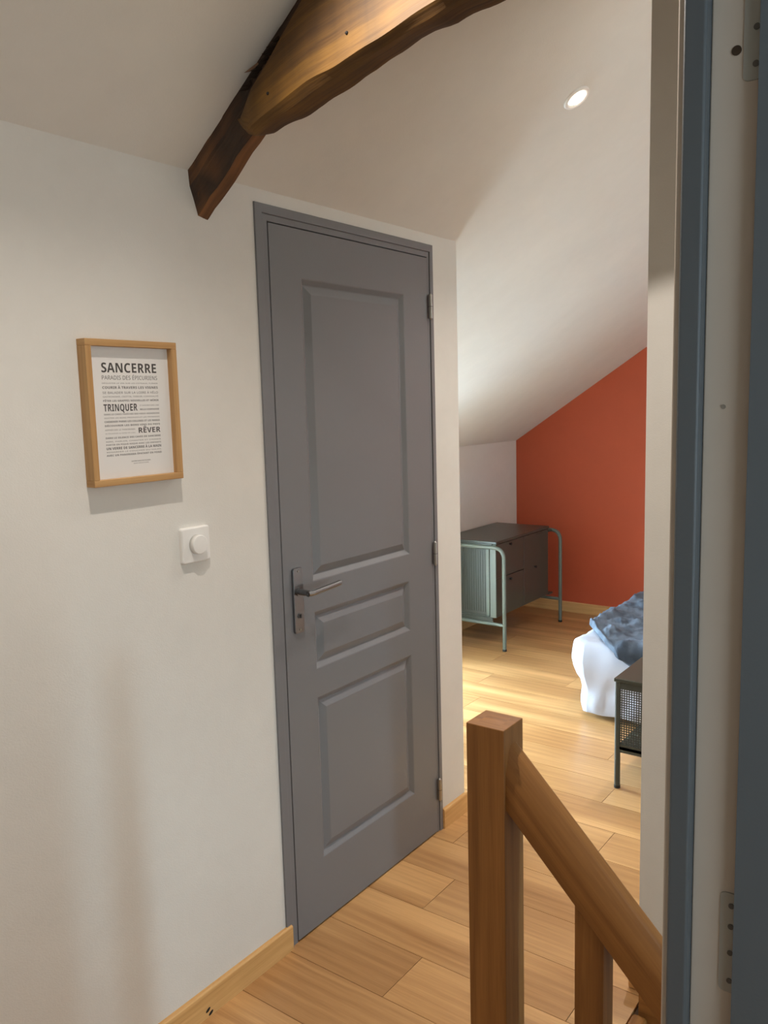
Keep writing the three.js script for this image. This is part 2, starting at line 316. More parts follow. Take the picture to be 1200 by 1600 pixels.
{ // curved collar tie, sawn face towards the stairs
  const low = [[0.225, 2.178], [0.243, 2.152], [0.273, 2.138], [0.352, 2.162], [0.44, 2.186], [0.538, 2.209], [0.63, 2.227], [0.715, 2.245], [0.768, 2.257], [0.9, 2.279], [1.1, 2.292], [1.335, 2.285]];
  const far = [[0.225, 2.180], [0.245, 2.162], [0.275, 2.156], [0.368, 2.173], [0.473, 2.196], [0.571, 2.224], [0.662, 2.247], [0.746, 2.256], [0.831, 2.266], [0.95, 2.284], [1.1, 2.295], [1.335, 2.29]];
  const top = [[0.225, 2.176], [0.27, 2.214], [0.319, 2.251], [0.376, 2.304], [0.43, 2.352], [0.53, 2.450], [0.62, 2.527], [0.8, 2.55], [1.335, 2.55]];
  const at = (a, x) => { let i = 0; while (i < a.length - 2 && a[i + 1][0] < x) i++; const t = clamp((x - a[i][0]) / (a[i + 1][0] - a[i][0])); return lerp(a[i][1], a[i + 1][1], t); };
  const secs = [], N = 74;
  for (let i = 0; i <= N; i++) {
    const x = 0.225 + 1.11 * Math.pow(i / N, 1.25), l = at(low, x), f = at(far, x), t = Math.max(at(top, x), l + 0.004), j = 0.0035 * ns(x, 0, 0, 22), e = clamp((x - 0.225) / 0.06);
    const ch = Math.min(0.016, (t - l) * 0.4) * (0.7 + 0.5 * ns(x, 4, 0, 9));
    const zn = -1.318 - 0.02 * (1 - e);
    secs.push([[x, t, zn - 0.004], [x, lerp(t, l, 0.5), zn + 0.002 * ns(x, 2, 2, 12)], [x, l + ch, zn + j * 0.4], [x, l - 0.002 + j * 0.5, zn - 0.016], [x, lerp(l, f, 0.5) - 0.004 + j, -1.362], [x, f + j * 1.4, -1.400 + 0.006 * ns(x, 1, 1, 13)], [x, Math.max(t, f + 0.004), -1.404]]);
  }
  const wood = [0.185, 0.101, 0.014];
  const g = loftTimber(secs, (j, q) => { const k = 1 + 0.35 * ns(q[0], q[1], q[2], 19) + 0.25 * ns(q[0] * 0.5, q[1] * 2, q[2] * 2, 31); return wood.map(v => v * k); });
  const col = mesh('curved_collar_beam', g, planed); meta(col, 'curved collar beam of golden brown timber with a flat sawn face', 'beam');
  const nail = (p) => { const s = new THREE.SphereGeometry(0.0035, 8, 6); s.translate(...p); return s.toNonIndexed(); };
  for (const p of [[0.335, 2.202, -1.3185], [0.545, 2.262, -1.318], [0.555, 2.2185, -1.365]]) mesh('nail_hole', nail(p), M.dark, col);
}

// ------------------------------------------------------------------ recessed ceiling lamps
function downlight(x, z, label, tilt, cd) {
  const g = group('recessed_ceiling_lamp', [x, cy(x), z]); meta(g, label, 'ceiling lamp', 'recessed ceiling lamps');
  const inner = new THREE.Group(); g.rotation.z = R(32.86);
  const ring = new THREE.LatheGeometry([[0.030, -0.004], [0.033, -0.006], [0.040, -0.0055], [0.0425, -0.001], [0.0425, 0.002], [0.030, 0.002]].map(p => new THREE.Vector2(...p)), 40);
  mesh('trim_ring', ring.toNonIndexed(), M.lampTrim, g);
  const lens = new THREE.LatheGeometry([[0, -0.012], [0.012, -0.0112], [0.022, -0.008], [0.029, -0.003], [0.029, 0.002]].map(p => new THREE.Vector2(...p)), 36);
  lens.rotateZ(tilt);
  mesh('lens', lens.toNonIndexed(), M.glow, g);
  const n = new THREE.Vector3(Math.sin(R(32.86)), -Math.cos(R(32.86)), 0);
  const l = new THREE.SpotLight(LAMP_COLOR, cd, 0, R(84), 0.6, 2);
  l.position.set(x, cy(x), z).addScaledVector(n, 0.022); l.target.position.copy(l.position).add(n); l.castShadow = true; l.shadow.radius = 0.7;
  scene.add(l, l.target);
}
downlight(0.51, -2.465, 'lit round recessed lamp in the sloped ceiling near the bedroom', -0.12, LAMP_CD * 0.95);
downlight(0.51, -4.0, 'lit round recessed lamp in the sloped ceiling above the bed', -0.12, LAMP_CD * 1.3);
downlight(0.53, -0.985, 'lit round recessed lamp in the sloped ceiling above the framed print', -0.12, LAMP_CD);

// ------------------------------------------------------------------ grey panelled door
function ringsPanel(a0, a1, b0, b1, rings, z0 = 0) {                   // rectangular rings in the (a,b) plane, depth along +c
  const pos = [];
  const P = r => { const [i, d] = r; return [[a0 + i, b0 + i, z0 + d], [a1 - i, b0 + i, z0 + d], [a1 - i, b1 - i, z0 + d], [a0 + i, b1 - i, z0 + d]]; };
  const quad = (a, b, c, d) => pos.push(...a, ...b, ...c, ...a, ...c, ...d);
  for (let k = 0; k + 1 < rings.length; k++) { const A = P(rings[k]), B = P(rings[k + 1]); for (let e = 0; e < 4; e++) quad(A[e], A[(e + 1) % 4], B[(e + 1) % 4], B[e]); }
  const L = P(rings[rings.length - 1]); quad(L[0], L[1], L[2], L[3]);
  const g = new THREE.BufferGeometry(); g.setAttribute('position', new THREE.Float32BufferAttribute(pos, 3)); g.computeVertexNormals(); return g;
}
const toDoor = g => { g.rotateY(Math.PI / 2); return g; };             // (a,b,c) -> x = c, y = b, z = -a
{
  const d = group('door_1'); meta(d, 'closed grey painted three-panel door with a nickel lever handle', 'door', null, 'structure');
  const L0 = 1.650, L1 = 2.4064, Y0 = 0.006, Y1 = 2.046, F = 0.003;
  const P = [[1.771, 2.269, 1.060, 1.916], [1.773, 2.262, 0.797, 0.970], [1.772, 2.265, 0.208, 0.712]];
  const s = shapeOf(rectPts(L0, L1, Y0, Y1)); P.forEach(p => s.holes.push(pathOf(rectPts(...p))));
  const lg = new THREE.ExtrudeGeometry(s, { depth: 0.04, bevelEnabled: false }); lg.translate(0, 0, F - 0.04);
  const leaf = mesh('door_leaf', buv(toDoor(lg), 'y'), M.grey, d);
  for (const p of P) mesh('panel', buv(toDoor(ringsPanel(...p, [[0, 0], [0.003, -0.001], [0.016, -0.011], [0.019, -0.011], [0.040, -0.002], [0.042, -0.0015]], F)), 'y'), M.grey, leaf);
  // frame: outer casing and inner stop
  const fo = -DZ0, f1 = -DZ1;
  const U = (a0, a1, t, a2, a3, t2) => [[a0, 0.0], [a0, t], [a1, t], [a1, 0.0], [a3, 0.0], [a3, t2], [a2, t2], [a2, 0.0]];
  const cas = new THREE.ExtrudeGeometry(shapeOf(U(fo, f1, DT, fo + 0.024, f1 - 0.0155, DT - 0.021)), { depth: 0.07, bevelEnabled: true, bevelSize: 0.0015, bevelThickness: 0.0015, bevelSegments: 2 }); cas.translate(0, 0, -0.066);
  const inn = new THREE.ExtrudeGeometry(shapeOf(U(fo + 0.020, f1 - 0.0190, DT - 0.0235, L0 - 0.0025, L1 + 0.0042, Y1 + 0.0045)), { depth: 0.06, bevelEnabled: true, bevelSize: 0.001, bevelThickness: 0.001, bevelSegments: 1 }); inn.translate(0, 0, -0.060);
  mesh('door_frame', buv(toDoor(cas), 'y'), M.grey, d); mesh('frame_stop', buv(toDoor(inn), 'y'), M.grey, d);
  mesh('rebate', bx(-0.064, -0.040, 0, Y1 + 0.004, -L1 - 0.004, -L0 + 0.003), M.grey, d);
  for (const y of [1.886, 1.040, 0.166]) {
    const prof = [[0, -0.044], [0.003, -0.0435], [0.0042, -0.040], [0.0078, -0.038], [0.0078, 0.0385], [0.0042, 0.0405], [0.003, 0.0435], [0, 0.044]].map(p => new THREE.Vector2(...p));
    const h = new THREE.LatheGeometry(prof, 16); h.translate(0.012, y, -L1 - 0.0055);
    const m = mesh('hinge', h.toNonIndexed(), M.steel, d); m.userData.label = 'steel barrel hinge';
    mesh('knuckle_joint', cyl(0.0081, 0.0081, 0.0012, [0.012, y, -L1 - 0.0055]), M.dark, m);
  }
  // handle on a long plate
  const pl = new THREE.Shape(), hw = 0.0185, hh = 0.0925, rr = 0.008;
  pl.moveTo(-hw + rr, -hh); pl.lineTo(hw - rr, -hh); pl.quadraticCurveTo(hw, -hh, hw, -hh + rr); pl.lineTo(hw, hh - rr); pl.quadraticCurveTo(hw, hh, hw - rr, hh); pl.lineTo(-hw + rr, hh); pl.quadraticCurveTo(-hw, hh, -hw, hh - rr); pl.lineTo(-hw, -hh + rr); pl.quadraticCurveTo(-hw, -hh, -hw + rr, -hh);
  const pg = toDoor(new THREE.ExtrudeGeometry(pl, { depth: 0.005, bevelEnabled: true, bevelSize: 0.0015, bevelThickness: 0.002, bevelSegments: 2 })); pg.translate(F + 0.001, 1.0195, -1.702);
  const plate = mesh('handle_plate', buv(pg, 'y'), M.nickel, d); plate.userData.label = 'satin nickel handle plate';
  const px = F + 0.008, hy = 1.046;
  mesh('lever', merge([cyl(0.012, 0.012, 0.006, [px + 0.003, hy, -1.700], 'x'), cyl(0.0085, 0.0085, 0.046, [px + 0.024, hy, -1.700], 'x'),
    tube([[px + 0.045, hy, -1.690], [px + 0.046, hy - 0.001, -1.712], [px + 0.044, hy + 0.001, -1.76], [px + 0.041, hy + 0.004, -1.835]], 0.0078, 30, 12), (() => { const q = new THREE.SphereGeometry(0.0078, 12, 10); q.translate(px + 0.041, hy + 0.004, -1.835); return q.toNonIndexed(); })()].map(g => g)), M.nickel, plate);
  for (const y of [1.104, 0.936]) mesh('screw', cyl(0.003, 0.003, 0.002, [px + 0.001, y, -1.702], 'x', 12), M.steel, plate);
  mesh('lock_knob', merge([cyl(0.0085, 0.0085, 0.003, [px + 0.001, 0.976, -1.702], 'x'), bx(px + 0.002, px + 0.009, 0.9705, 0.9815, -1.7045, -1.6995, 0.001)]), M.nickel, plate);
}

// ------------------------------------------------------------------ doorway and open door beside the camera
{
  const d = group('door_2'); meta(d, 'blue-grey door standing open beside its frame with pale hinge rebate', 'door', null, 'structure');
  // jamb: stop face stands proud of the hinge rebate
  const stop = merge([bx(JX0, 1.3525, 0, 2.06, JZ - 0.044, JZ + 0.004, 0.003, 'y'), bx(JX0, 1.3525, 2.045, 2.09, JZ - 0.044, -0.022, 0.003, 'z'), bx(JX0, 1.3525, 0, 2.09, -0.065, -0.022, 0.003, 'y')]);
  mesh('door_frame', stop, M.blueGrey, d);
  mesh('casing_edge', bx(JX0 - 0.006, JX0 + 0.002, 0, 2.09, JZ - 0.046, JZ - 0.001, 0.002, 'y'), M.primer, d);
  const reb = mesh('hinge_rebate', merge([bx(1.3525, 1.404, 0, 2.06, JZ - 0.044, JZ - 0.010, 0.002, 'y'), bx(1.3525, 1.404, 2.058, 2.09, JZ - 0.044, -0.022, 0.002, 'z'), bx(1.3525, 1.404, 0, 2.09, -0.052, -0.022, 0.002, 'y')]), M.primer, d);
  reb.userData.label = 'pale primed hinge rebate';
  for (const y of [1.889, 1.026, 0.165]) {
    const w = 0.009, hh = 0.053, sh = new THREE.Shape();
    sh.moveTo(-w + 0.006, -hh); sh.lineTo(w, -hh); sh.lineTo(w, hh); sh.lineTo(-w + 0.006, hh); sh.quadraticCurveTo(-w, hh, -w, hh - 0.006); sh.lineTo(-w, -hh + 0.006); sh.quadraticCurveTo(-w, -hh, -w + 0.006, -hh);
    const hg = new THREE.ExtrudeGeometry(sh, { depth: 0.0016, bevelEnabled: false }); hg.translate(1.3895, y, JZ - 0.0102);
    const h = mesh('hinge_leaf', buv(hg, 'y'), M.plate, d); h.userData.label = 'grey steel hinge leaf';
    for (const dy of [-0.040, -0.010, 0.018, 0.040]) mesh('screw', cyl(0.0028, 0.0028, 0.001, [1.391, y + dy, JZ - 0.0083], 'z', 12), M.screwDark, h);
  }
  const hole = mesh('bolt_hole', merge([cyl(0.0042, 0.0042, 0.0014, [1.3745, 1.864, JZ - 0.0098], 'z', 14)]), std({ color: 0x3a2a1a, roughness: 0.6 }), d);
  mesh('dent', cyl(0.0022, 0.0022, 0.0008, [1.371, 1.555, JZ - 0.0098], 'z', 10), std({ color: 0x8a8378, roughness: 0.8 }), d);
  // leaf swung a little past square, its face towards the camera
  const leaf = new THREE.Group(); leaf.name = 'door_leaf'; leaf.position.set(1.4035, 0, JZ - 0.004); leaf.rotation.y = R(2.5); d.add(leaf);
  const sh = shapeOf(rectPts(0.004, 0.734, 0.008, 2.046)); const PP = [[0.12, 0.62, 1.06, 1.916], [0.12, 0.62, 0.797, 0.97], [0.12, 0.62, 0.208, 0.712]];
  PP.forEach(p => sh.holes.push(pathOf(rectPts(...p))));
  const lg = new THREE.ExtrudeGeometry(sh, { depth: 0.036, bevelEnabled: false }); lg.translate(-0.012, 0, -0.030);
  mesh('slab', buv(lg, 'y'), M.blueGrey, leaf);
  for (const p of PP) { const pg = ringsPanel(...p, [[0, 0], [0.003, -0.001], [0.016, -0.011], [0.019, -0.011], [0.040, -0.002], [0.042, -0.0015]], 0.006); pg.translate(-0.012, 0, 0); mesh('panel', buv(pg, 'y'), M.blueGrey, leaf); }
}

// ------------------------------------------------------------------ framed print and dimmer on the wall
{
  const g = group('framed_print', [0, 1.5615, -1.177]); meta(g, 'framed typographic print in a light wood box frame', 'picture');
  const hw = 0.121, hh = 0.1575, w = 0.0145, D = 0.030, r = 0.0012;
  mesh('frame_rail', bx(0, D, hh - w, hh, -hw, hw, r, 'z'), M.frame, g); mesh('frame_rail', bx(0, D, -hh, -hh + w, -hw, hw, r, 'z'), M.frame, g);
  mesh('frame_stile', bx(0, D, -hh + w, hh - w, -hw, -hw + w, r, 'y'), M.frame, g); mesh('frame_stile', bx(0, D, -hh + w, hh - w, hw - w, hw, r, 'y'), M.frame, g);
  mesh('backing_board', bx(0.004, 0.0125, -hh + w, hh - w, -hw + w, hw - w), M.frame, g);
  // print
  const W = 720, Hh = 1000, cv = document.createElement('canvas'); cv.width = W; cv.height = Hh; const c = cv.getContext('2d');
  c.fillStyle = '#e9e6e2'; c.fillRect(0, 0, W, Hh);
  c.textBaseline = 'alphabetic';
  const X0 = 108, X1 = 612;
  function line(t, x0, x1, y, size, weight, col) {                    // fitted exactly between x0 and x1
    c.font = weight + ' ' + size + 'px sans-serif'; c.fillStyle = col; const m = c.measureText(t).width || 1;
    c.save(); c.translate(x0, y); c.scale((x1 - x0) / m, 1); c.fillText(t, 0, 0); c.restore();
  }
  const D1 = '#3a3735', D2 = '#55514e', D3 = '#7d7975';
  line('SANCERRE', X0, X1, 192, 100, 'bold', D1);
  line('PARADIS DES ÉPICURIENS', X0, X1, 247, 44, 'normal', D2);
  line('DÉGUSTER LE VIN SUR LES COTEAUX, FLÂNER', X0, X1, 279, 15, 'normal', D3);
  line('COURIR À TRAVERS LES VIGNES', X0, X1, 316, 27, 'bold', D2);
  line('SE BALADER SUR LA LOIRE À VÉLO', X0, X1, 354, 24, 'normal', D2);
  line('GASTRONOMIE, CROTTIN, TERROIR, CONVIVIALITÉ', X0, X1, 382, 16, 'normal', D3);
  line('FÊTER LES GRAPPES NOUVELLES ET MÛRIR', X0, X1, 414, 19, 'bold', D2);
  line('TRINQUER', X0, X0 + 300, 486, 76, 'bold', D1);
  line('ET SAVOURER DANS L’AMI', X0 + 322, X1, 451, 15, 'normal', D3);
  line('BELLE COMPAGNIE', X0 + 322, X1, 483, 16, 'bold', D2);
  line('DANS LE CAVES FRAÎCHES DES VIEUX VIGNERONS', X0, X1, 516, 16, 'bold', D3);
  line('GOÛTER LES BONS PRODUITS ET LES FROMAGES', X0, X1, 543, 15, 'normal', D3);
  line('CHEMINER PARMI LES COLLINES ET LES RANGS', X0, X1, 573, 19, 'bold', D2);
  line('DÉCOUVRIR LES BONS VINS DU PAYS', X0, X1, 603, 17, 'bold', D2);
  line('APPRÉCIER LE PANORAMA', X0, X0 + 268, 635, 16, 'normal', D3);
  line('SE PROMENER AU BORD DE L’EAU', X0, X0 + 268, 661, 14, 'normal', '#a5a19c');
  line('RÊVER', X0 + 292, X1, 661, 58, 'bold', D1);
  line('DANS LE SILENCE DES CAVES DE SANCERRE', X0, X1, 696, 17, 'bold', D2);
  line('RIRE, PARLER, CHANTER ET S’AIMER', X0, X1, 723, 14, 'normal', D3);
  line('PARTIR EN PIQUE-NIQUE AVEC LES ENFANTS', X0, X1, 748, 16, 'bold', D3);
  line('UN VERRE DE SANCERRE À LA MAIN', X0, X1, 780, 27, 'bold', D1);
  line('REGARDER LE COUCHER DU SOLEIL', X0, X1, 803, 14, 'normal', D3);
  line('AVEC UN PANORAMA ÉPATANT EN FOND', X0, X1, 830, 19, 'bold', D2);
  line('SANCERRE PARADIS DES ÉPICURIENS', 322, 500, 884, 13, 'bold', D3);
  line('SANCERRE PARADIS DES ÉPICURIENS', 340, 482, 901, 11, 'normal', D3);
  const tx = new THREE.CanvasTexture(cv); tx.colorSpace = THREE.SRGBColorSpace; tx.anisotropy = 8;
  const pw = 2 * (hw - w), ph = 2 * (hh - w);
  const pp = new THREE.PlaneGeometry(pw, ph); pp.rotateY(Math.PI / 2); pp.translate(0.0132, 0, 0);
  mesh('print', pp, std({ map: tx, roughness: 0.7 }), g).userData.label = 'white print of black capital letters headed SANCERRE';
  const gl = new THREE.PlaneGeometry(pw, ph); gl.rotateY(Math.PI / 2); gl.translate(0.0150, 0, 0);
  mesh('glass_pane', gl, phys({ color: 0xffffff, transmission: 1, thickness: 0, roughness: 0.04, ior: 1.45 }), g);
}
{
  const g = group('wall_dimmer', [0, 1.236, -1.341]); meta(g, 'white square wall dimmer with a round knob', 'wall switch');
  const p = new THREE.Shape(), h = 0.043, r = 0.006; p.moveTo(-h + r, -h); p.lineTo(h - r, -h); p.quadraticCurveTo(h, -h, h, -h + r); p.lineTo(h, h - r); p.quadraticCurveTo(h, h, h - r, h); p.lineTo(-h + r, h); p.quadraticCurveTo(-h, h, -h, h - r); p.lineTo(-h, -h + r); p.quadraticCurveTo(-h, -h, -h + r, -h);
  const pg = toDoor(new THREE.ExtrudeGeometry(p, { depth: 0.006, bevelEnabled: true, bevelSize: 0.004, bevelThickness: 0.006, bevelSegments: 4, bevelOffset: -0.003 })); pg.translate(0.0, 0, 0);
  mesh('plate', buv(pg, 'y'), M.plastic, g);
  const k = new THREE.LatheGeometry([[0, 0.026], [0.0215, 0.026], [0.0235, 0.0245], [0.0245, 0.012], [0, 0.012]].map(a => new THREE.Vector2(...a)), 40); k.rotateZ(-Math.PI / 2); k.translate(0, 0.001, -0.001);
  mesh('knob', k.toNonIndexed(), M.plastic, g);
}

// ------------------------------------------------------------------ stairs and railing
{
  const g = group('staircase'); meta(g, 'oak staircase going down beside the partition wall', 'stairs');
  const x0 = 0.945, run = 0.24, rise = 0.185;
  mesh('nosing', bx(0.905, x0, -0.028, 0.002, -1.925, -1.205, 0.011, 'z'), M.post, g);
  for (let k = 1; k <= 6; k++) { const x = x0 + run * (k - 1); mesh('tread', bx(x - 0.02, x + run + 0.02, -k * rise - 0.03, -k * rise, -1.925, -1.205, 0.008, 'z'), M.oakTrim, g); mesh('riser', bx(x - 0.012, x, -k * rise, -k * rise + rise - 0.03, -1.92, -1.21), M.oakTrim, g); }
  const str = [[0.918, -0.02], [0.918, 0.085], [0.96, 0.085], [2.55, -1.14], [2.55, -1.5], [0.93, -0.27]];
  mesh('stringer', exXY(str, -1.998, -1.928), M.post, g);
  mesh('stringer', exXY([[0.97, -0.05], [2.55, -1.685], [2.55, -2.0], [0.97, -0.37]], -1.192, -1.135), M.post, g);
}
{
  const nx0 = 0.897, nx1 = 0.967, nz1 = -1.13, nz0 = -1.197, ny = 1.043;
  const g = group('stair_railing', [nx0, 0, nz1]); meta(g, 'brown oak stair railing with square newel post and sloping handrail', 'railing');
  const L = (geo) => { geo.translate(-nx0, 0, -nz1); return geo; };
  // newel with a very low pyramid top
  const nb = bx(nx0, nx1, 0, ny - 0.001, nz0, nz1, 0.0018, 'y');
  const pyr = new THREE.CylinderGeometry(0.0008, 0.0485, 0.0022, 4, 1); pyr.rotateY(Math.PI / 4); pyr.scale(0.98, 1, 0.94); pyr.translate((nx0 + nx1) / 2, ny - 0.0008, (nz0 + nz1) / 2);
  mesh('newel_post', L(merge([nb, buv(pyr, 'y')])), M.post, g);
  // handrail: rounded top, swept from the newel down along +x
  const zc = (nz0 + nz1) / 2 + 0.001, sl = -1.035, w = 0.0265, hV = 0.108, yTop = x => 1.010 + sl * (x - 0.967);
  const sec = new THREE.Shape(); const q = Math.cos(Math.atan(sl)), hh = hV * q;
  sec.moveTo(-w + 0.004, -hh); sec.lineTo(w - 0.004, -hh); sec.quadraticCurveTo(w, -hh, w, -hh + 0.004); sec.lineTo(w, -0.030); sec.lineTo(0.0165, -0.0065); sec.quadraticCurveTo(0.012, 0, 0.005, 0); sec.lineTo(-0.005, 0); sec.quadraticCurveTo(-0.012, 0, -0.0165, -0.0065); sec.lineTo(-w, -0.030); sec.lineTo(-w, -hh + 0.004); sec.quadraticCurveTo(-w, -hh, -w + 0.004, -hh);
  const rg = new THREE.ExtrudeGeometry(sec, { depth: 1, bevelEnabled: false, curveSegments: 10 });
  { const p = rg.attributes.position; for (let i = 0; i < p.count; i++) { const a = p.getX(i), b = p.getY(i), t = p.getZ(i); const x = lerp(0.9665, 1.70, t); p.setXYZ(i, x, yTop(x) + b / q, zc - a); } rg.computeVertexNormals(); }
  // uv along the slope
  let rgn = toCreasedNormals(rg, R(24));
  { const p = rgn.attributes.position, uv = new Float32Array(p.count * 2); for (let i = 0; i < p.count; i++) { uv[i * 2] = p.getX(i) / q; uv[i * 2 + 1] = (p.getY(i) - yTop(p.getX(i))) * q + p.getZ(i) * 0.6 + 0.31; } rgn.setAttribute('uv', new THREE.BufferAttribute(uv, 2)); }
  { const p = rgn.attributes.position; for (let f = 0; f < p.count; f += 3) { } }
  mesh('handrail', L(rgn), M.post, g);
  for (const x of [1.083, 1.245, 1.407, 1.57]) {
    const b = bx(x, x + 0.048, -0.05 - 1.035 * (x - 0.97) + 0.001, yTop(x) - hV + 0.03, zc - 0.0215, zc + 0.0215, 0.0025, 'y');
    mesh('baluster', L(b), M.post, g);
  }
}

// ------------------------------------------------------------------ metal cabinet
{
  const g = group('metal_cabinet', [-1.1, 0, -4.93]); meta(g, 'grey-green metal cabinet on tubular legs against the knee wall', 'cabinet');
  const L = geo => { geo.translate(1.1, 0, 4.93); return geo; };
  const xb = -1.312, xf = -0.905, z0 = -5.276, z1 = -4.522, y0 = 0.200, y1 = 0.690;
  const body = mesh('body', L(merge([bx(xb, xf - 0.018, y0, y1 - 0.016, z0, z0 + 0.012), bx(xb, xf - 0.018, y0, y0 + 0.014, z0, z1), bx(xb, xb + 0.006, y0, y1 - 0.016, z0, z1), bx(xb + 0.006, xf - 0.03, y0 + 0.014, y1 - 0.02, z0 + 0.012, z1 - 0.016)])), M.cabinet, g);
  mesh('top_panel', L(bx(xb, xf + 0.004, y1 - 0.016, y1, z0 - 0.004, z1 + 0.004, 0.003)), M.cabinet, g);
  // near side: pressed ribs and a flat front stile
  const side = mesh('side_panel', L(bx(xb, xf - 0.018, y0 + 0.002, y1 - 0.017, z1 - 0.014, z1 - 0.006)), M.cabinet, g);
  for (let x = xb + 0.02; x < xf - 0.085; x += 0.0165) mesh('rib', L(bx(x, x + 0.009, y0 + 0.03, y1 - 0.035, z1 - 0.008, z1 - 0.0035, 0.002)), M.cabinet, side);
  mesh('side_stile', L(merge([bx(xf - 0.072, xf - 0.050, y0 + 0.002, y1 - 0.018, z1 - 0.008, z1, 0.002), bx(xf - 0.044, xf - 0.002, y0 + 0.002, y1 - 0.018, z1 - 0.010, z1 + 0.001, 0.002)])), M.cabinetTube, side);
  // front: two drawers and a door
  const zm = -4.905, gp = 0.002, fx0 = xf - 0.018, fx1 = xf, ym = 0.452;
  const front = (name, a0, a1, b0, b1) => mesh(name, L(bx(fx0, fx1, b0 + gp, b1 - gp, a0 + gp, a1 - gp, 0.002)), M.cabinet, g);
  const kn = (z, y, par) => { const k = new THREE.LatheGeometry([[0, 0.016], [0.007, 0.0155], [0.0095, 0.012], [0.006, 0.006], [0.006, 0], [0, 0]].map(a => new THREE.Vector2(...a)), 16); k.rotateZ(-Math.PI / 2); k.translate(fx1, y, z); mesh('knob', L(k.toNonIndexed()), M.rubber, par); };
  const dU = front('drawer', zm, z1 - 0.002, ym, y1 - 0.018), dL = front('drawer', zm, z1 - 0.002, y0 + 0.002, ym), dr = front('cabinet_door', z0 + 0.002, zm, y0 + 0.002, y1 - 0.018);
  kn(-4.705, 0.652, dU); kn(-4.705, 0.424, dL); kn(-5.06, 0.440, dr);
  mesh('label_slot', L(bx(fx1 - 0.001, fx1 + 0.002, 0.652, 0.662, -5.18, -5.09, 0.001)), M.cabinetDark, dr);
  // tubular end frames
  for (const z of [-4.508, -5.335]) {
    const xl = -0.842, xr = -1.318, yt = 0.655, r = 0.072, c = new THREE.CurvePath();
    const V = (x, y) => new THREE.Vector3(x, y, z);
    c.add(new THREE.LineCurve3(V(xl, 0.012), V(xl, yt - r))); c.add(new THREE.QuadraticBezierCurve3(V(xl, yt - r), V(xl, yt), V(xl - r, yt)));
    c.add(new THREE.LineCurve3(V(xl - r, yt), V(xr + r, yt))); c.add(new THREE.QuadraticBezierCurve3(V(xr + r, yt), V(xr, yt), V(xr, yt - r))); c.add(new THREE.LineCurve3(V(xr, yt - r), V(xr, 0.012)));
    const t = mesh('leg_frame', L(tube(null, 0.0125, 120, 12, c)), M.cabinetTube, g);
    mesh('crossbar', L(cyl(0.011, 0.011, xl - xr, [(xl + xr) / 2, 0.166, z], 'x', 12)), M.cabinetTube, t);
    for (const x of [xl, xr]) mesh('foot_cap', L(cyl(0.0135, 0.0135, 0.014, [x, 0.007, z], 'y', 14)), M.rubber, t);
    const zi = z > -5 ? z1 : z0; if (z < -5) { mesh('bracket', L(bx(-1.25, -0.90, yt - 0.006, yt + 0.004, z, zi + 0.002)), M.cabinet, t); mesh('bracket', L(bx(-1.25, -0.90, 0.20, 0.212, z, zi + 0.002)), M.cabinet, t); }
    else { mesh('bracket', L(bx(-1.25, -0.93, yt + 0.004, yt + 0.020, z - 0.004, zi - 0.004)), M.cabinet, t); mesh('bracket', L(bx(-1.25, -0.93, 0.17, 0.202, z - 0.006, zi - 0.006)), M.cabinet, t); }
  }
}

// ------------------------------------------------------------------ bed, blanket, mesh side table
const BX0 = -0.065, BX1 = 1.345, BZ1 = -3.69, BZ0 = -5.60, BT = 0.392;
function rrPoint(t, ins, rc) {                                          // point on the bed outline inset by ins (t 0..1 around)
  const x0 = BX0 + ins, x1 = BX1 - ins, z0 = BZ0 + ins, z1 = BZ1 - ins, r = Math.max(0.02, rc - ins);
  const w = x1 - x0 - 2 * r, d = z1 - z0 - 2 * r, a = Math.PI * r / 2, P = 2 * (w + d) + 4 * a; let s = t * P;
  const segs = [[w, u => [x0 + r + u, z1]], [a, u => { const k = u / r; return [x1 - r + r * Math.sin(k), z1 - r + r * Math.cos(k)]; }], [d, u => [x1, z1 - r - u]], [a, u => { const k = u / r; return [x1 - r + r * Math.cos(k), z0 + r - r * Math.sin(k)]; }],
    [w, u => [x1 - r - u, z0]], [a, u => { const k = u / r; return [x0 + r - r * Math.sin(k), z0 + r - r * Math.cos(k)]; }], [d, u => [x0, z0 + r + u]], [a, u => { const k = u / r; return [x0 + r - r * Math.cos(k), z1 - r + r * Math.sin(k)]; }]];
  for (const [l, f] of segs) { if (s <= l) return f(s); s -= l; }
  return segs[0][1](0);
}
